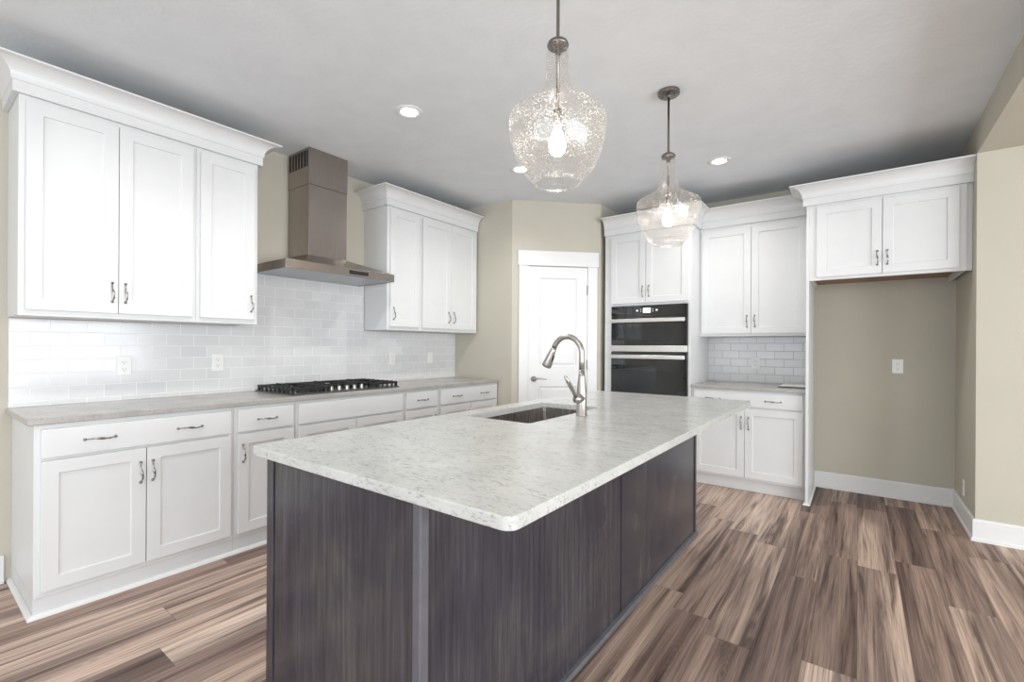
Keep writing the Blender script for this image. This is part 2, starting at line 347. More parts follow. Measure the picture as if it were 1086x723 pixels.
# ------------------------------------------------------------------ room shell
XW = -3.60; YB = 5.052; XN = 0.618; YR = 4.264; XR = 4.5; YREAR = -3.5
PA = (-2.813, 3.775); PB = (-2.155, 4.433)
def struct(mb, name, mat, **k): return tag(mb.build(name, mat, **k), kind='structure')
struct(MB().box(XW - 0.15, XR + 0.15, YREAR - 0.15, YB + 0.15, -0.12, 0), 'floor', M['floor'])
struct(MB().box(XW - 0.15, XR + 0.15, YREAR - 0.15, YB + 0.15, CEIL, CEIL + 0.12), 'ceiling', M['ceil'])
struct(MB().box(XW - 0.12, XW, YREAR, PA[1], 0, CEIL), 'wall_left', M['wall'])
struct(MB().prism([(XW - 0.12, PA[1]), (PA[0], PA[1]), (PB[0], PB[1]), (PB[0], YB), (PB[0], YB + .12), (PB[0] - 0.12, YB + .12), (PB[0] - 0.12, PB[1] + 0.05), (PA[0] - 0.05, PA[1] + 0.12), (XW - 0.12, PA[1] + 0.12)], 0, CEIL), 'wall_pantry', M['wall'])
struct(MB().box(PB[0], XN, YB, YB + 0.12, 0, CEIL), 'wall_back', M['wall'])
struct(MB().prism([(XN, YB + 0.12), (XN, YR), (XR, YR), (XR, YR + 0.12), (XN + 0.12, YR + 0.12), (XN + 0.12, YB + 0.12)], 0, CEIL), 'wall_niche', M['wall'])
struct(MB().box(XN, XR, YREAR, YR, 2.535, CEIL), 'wall_header', M['wall'])
# side wall with its windows, rear wall with its windows (behind the camera)
def window_wall(name, horizontal, a0, a1, pos, wins, zb, zt):
    mb = MB(); cur = a0; top = CEIL
    def bx(s, e, z0, z1):
        if horizontal: mb.box(s, e, pos - 0.12, pos, z0, z1)
        else: mb.box(pos, pos + 0.12, s, e, z0, z1)
    for (s, e) in wins:
        bx(cur, s, 0, top); bx(s, e, 0, zb); bx(s, e, zt, top); cur = e
    bx(cur, a1, 0, top); struct(mb, name, M['wall'])
wn_i = 1
def window(horizontal, s, e, pos, zb, zt):
    global wn_i
    fr = MB(); t = 0.05
    def bx(mb, a, b_, z0, z1, d0, d1):
        if horizontal: mb.box(a, b_, pos - 0.12 + d0, pos - 0.12 + d1, z0, z1)
        else: mb.box(pos + d0, pos + d1, a, b_, z0, z1)
    bx(fr, s, e, zb, zb + t, 0, .12); bx(fr, s, e, zt - t, zt, 0, .12); bx(fr, s, s + t, zb + t, zt - t, 0, .12); bx(fr, e - t, e, zb + t, zt - t, 0, .12)
    md = (s + e) / 2; bx(fr, md - .02, md + .02, zb + t, zt - t, .03, .09)
    f = struct(fr, 'window_%d' % wn_i, M['trim']); wn_i += 1
    p = MB(); bx(p, s + t, e - t, zb + t, zt - t, .055, .062); p.build('pane', M['pane'], f)
rear_w = [(-3.0, -1.2), (-0.7, 1.1)]; right_w = [(-2.4, -0.6), (-0.2, 1.6), (2.0, 3.3)]
window_wall('wall_rear', True, XW - .12, XR + .12, YREAR, rear_w, 0.35, 2.35)
window_wall('wall_right', False, YREAR, YR, XR, right_w, 0.25, 2.25)
for s, e in rear_w: window(True, s, e, YREAR, 0.35, 2.35)
for s, e in right_w: window(False, s, e, XR, 0.25, 2.25)
# baseboards
bbp = [(0, 0), (0.022, 0), (0.022, 0.016), (0.014, 0.024), (0.014, 0.132), (0.009, 0.142), (0, 0.142)]
struct(sweep([(XW, YREAR + .01), (XW, 0.372)], bbp), 'baseboard_left', M['trim'])
struct(sweep([(-0.317, YB), (XN, YB), (XN, YR), (XR, YR)], bbp), 'baseboard_niche', M['trim'])
struct(sweep([(XR, YR), (XR, YREAR)], bbp), 'baseboard_right', M['trim'])

# ------------------------------------------------------------------ pantry door on the diagonal wall
ang = math.radians(45)
def on_diag(mb, name, mat, parent=None, **k):
    o = mb.build(name, mat, parent, **k)
    if parent is None: o.location = (PA[0], PA[1], 0); o.rotation_euler = (0, 0, ang)
    return o
d = on_diag(MB().box(0.07, 0.166, -0.02, 0, 0, 2.075).box(0.788, 0.89, -0.02, 0, 0, 2.075).box(0.057, 0.903, -0.026, 0, 2.075, 2.225), 'trim_1', M['trim'], bevel=0.002)
tag(d, kind='structure')
def panel_door(w, h, t, panels, depth=0.009, slope=0.022):
    """door slab, front at y=0, recessed raised-edge panels"""
    mb = MB(); bm = mb.bm
    xs = sorted({0, w} | {p[0] for p in panels} | {p[1] for p in panels}); zs = sorted({0, h} | {p[2] for p in panels} | {p[3] for p in panels})
    vg = {(x, z): bm.verts.new((x, 0, z)) for x in xs for z in zs}
    for i in range(len(xs) - 1):
        for j in range(len(zs) - 1):
            cell = (xs[i], xs[i + 1], zs[j], zs[j + 1])
            q = [vg[(cell[0], cell[2])], vg[(cell[1], cell[2])], vg[(cell[1], cell[3])], vg[(cell[0], cell[3])]]
            if any(abs(cell[0] - p[0]) < 1e-6 and abs(cell[1] - p[1]) < 1e-6 and cell[2] >= p[2] - 1e-6 and cell[3] <= p[3] + 1e-6 for p in panels):
                s = slope
                loops = [q]
                for (ins, dy) in ((s * 0.4, depth), (s * 0.8, depth), (s * 1.5, depth * 0.35)) if slope > 0.01 else ((0.0015, depth),):
                    loops.append([bm.verts.new((x, dy, z)) for x, z in ((cell[0] + ins, cell[2] + ins), (cell[1] - ins, cell[2] + ins), (cell[1] - ins, cell[3] - ins), (cell[0] + ins, cell[3] - ins))])
                for a, b_ in zip(loops, loops[1:]):
                    for k in range(4): bm.faces.new((a[k], a[(k + 1) % 4], b_[(k + 1) % 4], b_[k]))
                bm.faces.new(loops[-1])
            else: bm.faces.new(q)
    # sides and back
    bk = {(x, z): bm.verts.new((x, t, z)) for x in (0, w) for z in (0, h)}
    bm.faces.new((bk[(0, 0)], bk[(0, h)], bk[(w, h)], bk[(w, 0)]))
    bm.faces.new([vg[(x, 0)] for x in xs] + [bk[(w, 0)], bk[(0, 0)]])
    bm.faces.new([vg[(x, h)] for x in reversed(xs)] + [bk[(0, h)], bk[(w, h)]])
    bm.faces.new([vg[(0, z)] for z in reversed(zs)] + [bk[(0, 0)], bk[(0, h)]])
    bm.faces.new([vg[(w, z)] for z in zs] + [bk[(w, h)], bk[(w, 0)]])
    return mb
dr = panel_door(0.617, 2.058, 0.010, [(0.112, 0.505, 0.24, 0.84), (0.112, 0.505, 1.045, 1.945)])
for vtx in dr.bm.verts: vtx.co.x += 0.1685; vtx.co.y -= 0.011; vtx.co.z += 0.008
door1 = on_diag(dr, 'door_1', M['trim']); tag(door1, kind='structure')
hd = MB().lathe([(0.028, 0), (0.030, -0.006), (0.024, -0.012), (0.012, -0.02), (0.011, -0.045), (0.015, -0.05), (0.0, -0.056)], (0.225, -0.011, 0.925), 24, 'y')
hd.tube([(0.225, -0.058, 0.925), (0.26, -0.060, 0.932), (0.30, -0.058, 0.930), (0.34, -0.055, 0.922), (0.352, -0.053, 0.925)], [0.009, 0.008, 0.007, 0.0055, 0.004], 10)
hd.build('door_handle', M['nickel'], door1, smooth=True)
for z in (0.30, 1.07, 1.835):
    MB().box(0.779, 0.793, -0.024, -0.0115, z - 0.045, z + 0.045).lathe([(0.006, -0.05), (0.006, 0.05)], (0.786, -0.027, z), 10).build('hinge', M['nickel'], door1)

# ------------------------------------------------------------------ cabinet parts (local frame: x along the run, front faces -y, z up)
def pull(parent, x, z, vertical, Lh=0.102, y0=-0.019):
    n = 25; path = []; rad = []
    for i in range(n):
        t = i / (n - 1); a = (t - 0.5) * Lh
        out = 0.024 * (1 - abs(2 * t - 1) ** 3.2) + 0.004 * math.sin(2 * PI * t)
        r = 0.0030 + 0.0032 * math.exp(-((t - 0.5) / 0.13) ** 2) + 0.0012 * math.exp(-((t - 0.2) / 0.04) ** 2) + 0.0012 * math.exp(-((t - 0.8) / 0.04) ** 2)
        side = 0.003 * math.sin(2 * PI * t)
        path.append((x + side, y0 - out, z + a) if vertical else (x + a, y0 - out, z + side)); rad.append(r)
    mb = MB().tube(path, rad, 10)
    for sgn in (-1, 1):
        c = (x, y0, z + sgn * Lh / 2) if vertical else (x + sgn * Lh / 2, y0, z)
        mb.lathe([(0.0075, 0), (0.0075, -0.002), (0.0045, -0.005), (0.004, -0.010)], c, 12, 'y')
    return mb.build('handle', M['pull'], parent, smooth=True)
def shaker(parent, x0, x1, z0, z1, pulls=(), rail=0.060, t=0.019):
    w, h = x1 - x0, z1 - z0
    mb = panel_door(w, h, t, [(rail, w - rail, rail, h - rail)], depth=0.008, slope=0.0)
    for vtx in mb.bm.verts: vtx.co.x += x0; vtx.co.y -= t; vtx.co.z += z0
    dobj = mb.build('door', M['cab'], parent, bevel=0.0015)
    for (px, pz) in pulls: pull(dobj, px, pz, True)
    return dobj
def slab(parent, x0, x1, z0, z1, pulls=(), t=0.019):
    o = MB().box(x0, x1, -t, 0, z0, z1).build('drawer', M['cab'], parent, bevel=0.003)
    for (px, pz) in pulls: pull(o, px, pz, False, 0.115)
    return o
def carcass(parent, w, dp, z0, z1, name='cabinet_body', open_bottom=False, toe=0.0, x0=0.0):
    mb = MB()
    if toe: mb.box(x0, x0 + w, 0, dp, z0, z1).box(x0, x0 + w, 0.012, dp, toe, z0)
    elif open_bottom:
        mb.box(x0, x0 + w, 0, dp, z0 + 0.03, z1).box(x0, x0 + w, 0, 0.02, z0, z0 + 0.03).box(x0, x0 + 0.016, 0.02, dp, z0, z0 + 0.03).box(x0 + w - 0.016, x0 + w, 0.02, dp, z0, z0 + 0.03)
    else: mb.box(x0, x0 + w, 0, dp, z0, z1)
    return mb.build(name, M['cab'], parent, bevel=0.001, segs=1)

G = 0.0006
LROT = PI / 2   # left run: local x -> world +y, front -> world +x
XF = -2.994; BD = XF - XW - 0.001
def base_unit(y0, y1, label, drawers, doors, lap0=0.022, lap1=0.018, door_top=0.715):
    u = empty('base_cabinet', (XF, y0 + G, 0), LROT, label, 'cabinet', 'white base cabinets along the range wall')
    w = y1 - y0 - 2 * G
    carcass(u, w, BD, 0.092, 0.8835, toe=0.0, x0=0)
    MB().box(0, w, 0.010, BD, 0.001, 0.0915).build('base_board', M['cab'], u)
    for (a, b_, ps) in drawers: slab(u, a, b_, 0.728, 0.862, ps)
    for (a, b_, ps) in doors: shaker(u, a, b_, 0.120, door_top, ps)
    return u
Y0 = 0.400
base_unit(0.400, 1.242, 'white base cabinet at the left end of the range wall, wide drawer over two doors',
          [(0.022, 0.822, [(0.228, 0.795), (0.610, 0.795)])], [(0.022, 0.411, [(0.388, 0.592)]), (0.415, 0.822, [(0.440, 0.594)])])
base_unit(1.242, 1.620, 'narrow white base cabinet just left of the cooktop, one short drawer over one door',
          [(0.020, 0.360, [(0.190, 0.795)])], [(0.020, 0.360, [(0.045, 0.60)])])
base_unit(1.620, 2.538, 'widest white base cabinet, under the cooktop, plain drawer front without handles',
          [(0.020, 0.898, [])], [(0.020, 0.457, [(0.43, 0.58)]), (0.461, 0.898, [(0.488, 0.58)])])
base_unit(2.538, 2.928, 'narrow white base cabinet just right of the cooktop, one short drawer over one door',
          [(0.020, 0.368, [(0.195, 0.795)])], [(0.020, 0.368, [(0.343, 0.60)])])
base_unit(2.928, 3.772, 'white base cabinet against the greige pantry wall, wide drawer with two handles',
          [(0.022, 0.815, [(0.23, 0.795), (0.62, 0.795)])], [(0.022, 0.416, [(0.392, 0.59)]), (0.420, 0.815, [(0.444, 0.59)])])
shoe = [(0, 0), (0.018, 0), (0.018, 0.006), (0.011, 0.018), (0.0, 0.021)]
s_ = sweep([(XW + 0.001, 0.3995), (XF - 0.0095, 0.3995), (XF - 0.0095, 3.77)], shoe); tag(s_.build('trim_2', M['trim']), kind='structure')
# left run worktop
def slab_top(name, x0, x1, y0, y1, z0, z1, mat, label, cat='countertop', bevel=0.004, **k):
    return tag(MB().box(x0, x1, y0, y1, z0, z1).build(name, mat, bevel=bevel, **k), label, cat)
slab_top('countertop', XW + 0.001, XF + 0.026, 0.376, 3.773, 0.884, 0.914, M['quartz2'], 'long taupe grey quartz countertop along the range wall, holding the cooktop')
# left backsplash (local x = world y)
t = MB().box(0.386, 3.771, 0.001, 0.009, 0.9145, 1.388).box(1.507, 2.578, 0.001, 0.009, 1.388, 1.80)
o = t.build('backsplash', M['tileL'], loc=(XW + 0.0095, 0, 0), rz=LROT)
tag(o, 'white subway tile backsplash on the range wall, running behind cooktop and hood', 'backsplash')

# uppers on the left wall
XU = -3.276; UD = XU - XW - 0.001
def upper_left(y0, y1, label, doors, bottom=1.392, top=2.50):
    u = empty('wall_cabinet', (XU, y0 + G, bottom), LROT, label, 'cabinet', 'white wall cabinets on the range wall')
    w = y1 - y0 - 2 * G
    carcass(u, w, UD, 0.0, top - bottom)
    for (a, b_, ps) in doors: shaker(u, a - y0, b_ - y0, 0.030, 2.445 - bottom, [(px - y0, pz - bottom) for px, pz in ps])
    return u
HZ = 1.535
upper_left(0.380, 1.137, 'white wall cabinet nearest the camera on the range wall, two tall doors with paired handles', [(0.404, 0.759, [(0.733, HZ)]), (0.762, 1.117, [(0.790, HZ)])])
upper_left(1.137, 1.503, 'narrow single-door white wall cabinet immediately left of the range hood', [(1.157, 1.478, [(1.455, 1.527)])])
upper_left(2.585, 2.965, 'narrow single-door white wall cabinet immediately right of the range hood', [(2.610, 2.945, [(2.643, HZ)])])
upper_left(2.965, 3.765, 'white double-door wall cabinet in the corner beside the greige pantry wall', [(2.985, 3.360, [(3.325, HZ)]), (3.363, 3.738, [(3.398, HZ)])])
def crown_profile(zf, zc, zt, pf=0.022, p=0.11):
    pr = [(0.0, zf), (pf, zf), (pf, zc), (pf + 0.004, zc + 0.002)]
    x0, z0, x1, z1 = pf + 0.006, zc + 0.006, p - 0.006, zt - 0.010
    for i in range(9):
        a = (PI / 2) * i / 8
        pr.append((x1 - (x1 - x0) * math.cos(a) , z0 + (z1 - z0) * math.sin(a) ** 0.9))
    pr += [(p, zt - 0.008), (p, zt), (0.0, zt)]
    return pr
cp = crown_profile(2.468, 2.522, 2.615)
def crown_obj(path, prof, label, right=True, **k):
    o = sweep(path, prof, right, **k).build('crown_molding', M['cab']); return tag(o, label, 'crown molding')
def crown_left(y0, y1, label, end_wall=False):
    pts = [(XW + .002, y0), (XU + .0005, y0), (XU + .0005, y1)]
    if not end_wall: pts.append((XW + .002, y1))
    crown_obj(pts, cp, label)
crown_left(0.3795, 1.5035, 'white crown molding on the wall cabinets left of the range hood')
crown_left(2.5845, 3.7600, 'white crown molding on the wall cabinets between range hood and pantry wall', True)

# ------------------------------------------------------------------ range hood
hood = empty('range_hood', (XW + 0.0105, 2.066, 1.78), LROT, 'stainless steel chimney range hood above the cooktop', 'range hood')
hw = 0.456; hdp = 0.49  # half width, depth
mb = MB()
# canopy rim as a shell (open below) with slopes up to the chimney
mb.box(-hw, hw, -hdp, -hdp + 0.012, 0, 0.062).box(-hw, -hw + 0.012, -hdp + 0.012, 0, 0, 0.062).box(hw - 0.012, hw, -hdp + 0.012, 0, 0, 0.062)
mb.hexa([(-hw, -hdp, 0.062), (hw, -hdp, 0.062), (hw, 0, 0.062), (-hw, 0, 0.062), (-0.200, -0.305, 0.148), (0.145, -0.305, 0.148), (0.145, 0, 0.148), (-0.200, 0, 0.148)])
mb.build('canopy', M['steel'], hood, bevel=0.002)
MB().box(-hw + 0.013, hw - 0.013, -hdp + 0.013, -0.001, 0.004, 0.020).build('filter', M['stainless_dark'], hood)
MB().box(-0.187, 0.133, -0.298, 0, 0.1482, 0.68).build('chimney', M['steel'], hood, bevel=0.002)
ch2 = MB().box(-0.190, 0.136, -0.301, 0, 0.68, CEIL - 1.781).build('chimney_cover', M['steel'], hood, bevel=0.002)
for s in (-1, 1):
    MB().box(s * 0.1632 - 0.0282, s * 0.1632 - 0.0258, -0.285, -0.015, 0.815, 0.935).build('vent', M['black'], ch2)
    g = MB()
    for k in range(7): g.box(s * 0.1650 - 0.028, s * 0.1650 - 0.026, -0.275 + k * 0.042, -0.265 + k * 0.042, 0.815, 0.935)
    g.build('vent_slat', M['steel'], ch2)
MB().box(0.03, 0.20, -hdp - 0.002, -hdp + 0.001, 0.018, 0.046).build('control_panel', M['black'], hood)

# ------------------------------------------------------------------ gas cooktop
ct = empty('gas_cooktop', (-3.045, 2.080, 0.9145), LROT, 'five-knob gas cooktop with black cast-iron grates, set in the counter under the hood', 'cooktop')
W2 = 0.455; DD = 0.52
MB().box(-W2, W2, 0, DD, 0, 0.009).build('cooktop_plate', M['blacksteel'], ct, bevel=0.003)
def grate(x0, x1, y0, y1):
    g = MB(); z0, z1 = 0.030, 0.046; t_ = 0.012
    g.box(x0, x1, y0, y0 + t_, z0, z1).box(x0, x1, y1 - t_, y1, z0, z1).box(x0, x0 + t_, y0, y1, z0, z1).box(x1 - t_, x1, y0, y1, z0, z1)
    n = max(3, int(round((y1 - y0) / 0.058)))
    for k in range(1, n):
        y = y0 + (y1 - y0) * k / n
        g.box(x0 - 0.004, x0 + 0.085, y - 0.005, y + 0.005, z0 + 0.002, z1 + 0.004); g.box(x1 - 0.085, x1 + 0.004, y - 0.005, y + 0.005, z0 + 0.002, z1 + 0.004)
        g.box(x0 - 0.001, x0 + 0.011, y - 0.006, y + 0.006, 0.0095, z0 + 0.002); g.box(x1 - 0.011, x1 + 0.001, y - 0.006, y + 0.006, 0.0095, z0 + 0.002)
    xm = (x0 + x1) / 2
    g.box(xm - 0.005, xm + 0.005, y0, y0 + (y1 - y0) * 0.38, z0 + 0.002, z1 + 0.004); g.box(xm - 0.005, xm + 0.005, y1 - (y1 - y0) * 0.38, y1, z0 + 0.002, z1 + 0.004)
    for xx in (x0, x1 - 0.016):
        for yy in (y0, y1 - 0.016): g.box(xx, xx + 0.016, yy, yy + 0.016, 0.0095, z0)
    return g.build('grate', M['iron'], ct)
grate(-0.445, -0.165, 0.015, 0.505); grate(-0.155, 0.155, 0.115, 0.505); grate(0.165, 0.445, 0.015, 0.505)
for (bx_, by_, br_) in ((-0.305, 0.14, 0.038), (-0.305, 0.38, 0.045), (0, 0.31, 0.058), (0.305, 0.14, 0.045), (0.305, 0.38, 0.038)):
    MB().lathe([(br_ * 1.1, 0), (br_ * 1.1, 0.006), (br_, 0.010), (br_, 0.018), (br_ * 0.9, 0.022)], (bx_, by_, 0.0092), 24).build('burner', M['iron'], ct, smooth=False)
for k in range(5):
    MB().lathe([(0.021, 0), (0.021, 0.004), (0.017, 0.006), (0.0155, 0.026), (0.013, 0.029)], (-0.130 + 0.065 * k, 0.055, 0.0092), 20).box(-0.133 + 0.065 * k, -0.127 + 0.065 * k, 0.040, 0.070, 0.036, 0.043).build('knob', M['nickel'], ct)

# ------------------------------------------------------------------ outlets and switches
def outlet(loc, rz, label, group, switch=False):
    o = empty('wall_switch' if switch else 'wall_outlet', loc, rz, label, 'light switch' if switch else 'outlet', group)
    MB().box(-0.036, 0.036, -0.005, 0, -0.058, 0.058).build('cover_plate', M['plate'], o, bevel=0.002)
    if switch:
        MB().box(-0.017, 0.017, -0.009, -0.005, -0.034, 0.034).build('rocker', M['plate'], o, bevel=0.001)
    else:
        for s in (-1, 1):
            r = MB().lathe([(0.017, -0.005), (0.0165, -0.0075)], (0, 0, s * 0.021), 20, 'y').build('receptacle', M['plate'], o)
            MB().box(-0.0085, -0.0060, -0.0082, -0.0074, s * 0.021 - 0.002, s * 0.021 + 0.008).box(0.0055, 0.0075, -0.0082, -0.0074, s * 0.021 - 0.002, s * 0.021 + 0.007).lathe([(0.003, -0.0082), (0.003, -0.0074)], (0, 0, s * 0.021 - 0.009), 8, 'y').build('slot', M['slotgrey'], r)
    return o
sx_ = XW + 0.0098
outlet((sx_, 0.866, 1.122), LROT, 'white double outlet on the backsplash under the wall cabinet nearest the camera', 'backsplash outlets')
outlet((sx_, 1.382, 1.130), LROT, 'white double outlet on the backsplash just left of the cooktop', 'backsplash outlets')
outlet((sx_, 2.898, 1.127), LROT, 'white double outlet on the backsplash just right of the cooktop', 'backsplash outlets')
outlet((sx_, 3.390, 1.130), LROT, 'white rocker switch on the backsplash nearest the pantry wall', 'backsplash switches', True)
outlet((0.263, YB - 0.0005, 1.105), 0, 'white outlet plate centred on the greige wall of the empty refrigerator niche', 'niche outlets')
outlet((XN - 0.0005, 4.66, 0.250), -PI / 2, 'small outlet low on the narrow side wall of the refrigerator niche above the baseboard', 'niche outlets')

# ------------------------------------------------------------------ back wall: oven cabinet, centre run, refrigerator surround
cpr = crown_profile(2.380, 2.436, 2.535); cpo = crown_profile(2.392, 2.450, 2.562)
YO = 4.44
ov = empty('oven_cabinet', (-2.105, YO, 0), 0, 'tall white cabinet housing the double wall oven, two doors above it', 'cabinet')
ow = 0.865
b_ = MB(); X0, X1 = 0.078, 0.838; ZO0, ZO1 = 0.42, 1.665
dpo = YB - YO - 0.001
b_.box(0, X0, 0, dpo, 0.092, 2.42).box(X1, ow, 0, dpo, 0.092, 2.42).box(X0, X1, 0, dpo, 0.092, ZO0).box(X0, X1, 0, dpo, ZO1, 2.42).box(X0, X1, dpo - 0.02, dpo, ZO0, ZO1)
b_.build('cabinet_body', M['cab'], ov)
MB().box(0, ow, 0.05, dpo, 0.001, 0.0915).build('base_board', M['cab'], ov)
shaker(ov, 0.070, 0.433, 1.688, 2.362, [(0.405, 1.80)]); shaker(ov, 0.437, 0.838, 1.688, 2.362, [(0.468, 1.80)])
slab(ov, 0.070, 0.838, 0.125, 0.40, [(0.454, 0.27)])
oven = empty('double_wall_oven', (-2.105 + 0.458, YO, ZO0 + 0.001), 0, 'black glass microwave and oven stack with stainless handles, built into the tall cabinet', 'oven')
hwid = 0.378
b_ = MB().box(-hwid, hwid, 0.001, 0.5, 0.002, 1.240); b_.build('oven_body', M['black'], oven)
zz = ZO0 + 0.001
o1 = MB().box(-hwid, hwid, -0.022, 0.0, 0.02, 1.207 - zz).build('oven_door', M['ovenglass'], oven, bevel=0.002)
MB().box(-0.29, 0.29, -0.0235, -0.0222, 0.13, 0.60).build('oven_window', M['ovenwin'], o1)
MB().box(-hwid, hwid, -0.024, 0.0, 1.210 - zz, 1.270 - zz).build('trim_band', M['steel_bright'], oven, bevel=0.0015)
o2 = MB().box(-hwid, hwid, -0.022, 0.0, 1.273 - zz, 1.560 - zz).build('microwave_door', M['ovenglass'], oven, bevel=0.002)
MB().box(-0.24, 0.23, -0.0235, -0.0222, 1.30 - zz, 1.45 - zz).build('oven_window', M['ovenwin'], o2)
cpn = MB().box(-hwid, hwid, -0.022, 0.0, 1.563 - zz, 1.660 - zz).build('control_panel', M['ovenglass'], oven, bevel=0.002)
MB().box(-0.045, 0.03, -0.0235, -0.0222, 1.588 - zz, 1.636 - zz).build('display', M['display'], cpn)
for xx in (-0.105, 0.09): MB().lathe([(0.009, -0.0235), (0.009, -0.0222)], (xx, 0, 1.612 - zz), 16, 'y').build('touch_icon', M['icon'], cpn)
for xx in (-0.068, 0.053):
    for zq in (1.60, 1.62): MB().box(xx - 0.004, xx + 0.004, -0.0235, -0.0222, zq - zz, zq - zz + 0.005).build('touch_icon', M['icon'], cpn)
def bar(z, par):
    q = MB().box(-0.365, 0.365, -0.072, -0.050, z - 0.019, z + 0.019)
    for s in (-1, 1): q.box(s * 0.345 - 0.012, s * 0.345 + 0.012, -0.050, -0.0225, z - 0.012, z + 0.012)
    q.build('handle', M['steel_bright'], par, bevel=0.004)
bar(1.513 - zz, o2); bar(1.158 - zz, o1)

XC0, XC1 = -1.2395, -0.3385; YCF = 4.46
cb2 = empty('base_cabinet', (XC0 + G, YCF, 0), 0, 'white base cabinet right of the tall oven cabinet, wide drawer over two doors', 'cabinet')
w = XC1 - XC0 - 2 * G
carcass(cb2, w, YB - YCF - 0.001, 0.108, 0.8835)
MB().box(0, w, 0.052, YB - YCF - 0.001, 0.001, 0.1075).build('base_board', M['cab'], cb2)
slab(cb2, 0.022, w - 0.022, 0.742, 0.866, [(0.19, 0.80), (0.665, 0.80)])
shaker(cb2, 0.022, w / 2 - 0.0015, 0.130, 0.728, [(w / 2 - 0.028, 0.60)]); shaker(cb2, w / 2 + 0.0015, w - 0.022, 0.130, 0.728, [(w / 2 + 0.03, 0.60)])
slab_top('countertop', XC0 - 0.0, XC1 - 0.0005, YCF - 0.030, YB - 0.001, 0.884, 0.914, M['quartz2'], 'short taupe grey quartz countertop between oven cabinet and refrigerator niche')
o = MB().box(XC0 + 0.001, XC1 - 0.0005, -0.009, -0.001, 0.9145, 1.358).build('backsplash', M['tileC'], loc=(0, YB, 0))
tag(o, 'white subway tile backsplash with reflection painted into the grout as grey, beside the oven cabinet', 'backsplash')
outlet((-0.800, YB - 0.0098, 1.105), 0, 'white outlet on the tiled wall between oven cabinet and refrigerator niche', 'backsplash outlets')
YCU = 4.722
cu = empty('wall_cabinet', (XC0 + G, YCU, 1.360), 0, 'white wall cabinet with two tall doors between oven cabinet and refrigerator niche', 'cabinet')
carcass(cu, w, YB - YCU - 0.001, 0, 2.42 - 1.36)
shaker(cu, 0.020, w / 2 - 0.0015, 0.025, 1.000, [(w / 2 - 0.032, 0.135)]); shaker(cu, w / 2 + 0.0015, w - 0.020, 0.025, 1.000, [(w / 2 + 0.032, 0.135)])
# refrigerator surround
YFR = 4.385
pn = MB().box(-0.3380, -0.3180, YFR, YB - 0.001, 0.0, 2.42).build('refrigerator_side_panel', M['cab'], bevel=0.001)
tag(pn, 'tall white end panel at the left side of the refrigerator niche, down to the floor', 'cabinet panel')
fc = empty('refrigerator_cabinet', (-0.3175, YFR, 1.787), 0, 'short wide two-door white cabinet over the empty refrigerator niche', 'cabinet')
fw = XN - 0.001 + 0.3175
mb = MB().box(0, fw - 0.03, 0, 0.02, 0, 2.42 - 1.787).box(fw - 0.03, fw, 0.012, 0.02, 0, 2.42 - 1.787).box(0, fw, 0.02, YB - YFR - 0.001, 0.045, 2.42 - 1.787)
mb.box(0, 0.018, 0.02, YB - YFR - 0.001, 0, 0.045).box(fw - 0.05, fw - 0.032, 0.02, YB - YFR - 0.001, 0, 0.045)
mb.build('cabinet_body', M['cab'], fc)
MB().box(0.019, fw - 0.051, 0.021, YB - YFR - 0.002, 0.040, 0.0445).build('underside_panel', M['under'], fc)
shaker(fc, 0.050, 0.452, 0.022, 0.570, [(0.425, 0.135)]); shaker(fc, 0.456, 0.866, 0.022, 0.570, [(0.483, 0.135)])
# crown on the back wall
crown_obj([(-2.108, YO - 0.0005), (-1.2395, YO - 0.0005), (-1.2395, YCU - 0.0015)], cpo, 'white crown molding on top of the tall oven cabinet', cut_end=1.0)
cm = [(-1.2395 + 0.1, YCU - 0.0005), (-0.338 - 0.1, YCU - 0.0005)]
def straight_crown(x0, x1, y, prof, label):
    """runs between two stepped crowns, ends cut back to fit them"""
    mb = MB(); a = []; b2 = []
    for off, z in prof:
        a.append(mb.bm.verts.new((x0 + off, y - off, z))); b2.append(mb.bm.verts.new((x1 - off, y - off, z)))
    k = len(prof)
    for j in range(k): mb.bm.faces.new((a[j], b2[j], b2[(j + 1) % k], a[(j + 1) % k]))
    mb.bm.faces.new(a); mb.bm.faces.new(b2[::-1])
    return tag(mb.build('crown_molding', M['cab']), label, 'crown molding')
straight_crown(-1.2385, -0.3390, YCU - 0.0005, cpo, 'set-back white crown molding between the oven cabinet and refrigerator cabinet crowns')
crown_obj([(-0.3385, YCU - 0.0015), (-0.3385, YFR - 0.0005), (XN - 0.001, YFR - 0.0005)], cpr, 'white crown molding on top of the cabinet over the refrigerator niche', cut_start=1.0)
tag(sweep([(-0.3385, YCF + 0.051), (-0.3385, YFR - 0.0005), (-0.3175, YFR - 0.0005), (-0.3175, YB - 0.03)], [(0, 0), (0.014, 0), (0.014, 0.006), (0.008, 0.014), (0, 0.017)]).build('trim_3', M['trim']), kind='structure')
# flat tray on the short counter
tr_ = empty('flat_tray', (-0.455, 4.80, 0.9145), 0, 'thin white tray with a black edge lying on the short countertop', 'tray')
MB().box(-0.105, 0.112, -0.19, 0.15, 0, 0.007).build('tray_base', M['black'], tr_, bevel=0.002)
MB().box(-0.098, 0.105, -0.183, 0.143, 0.0072, 0.013).build('tray_top', M['plate'], tr_, bevel=0.002)

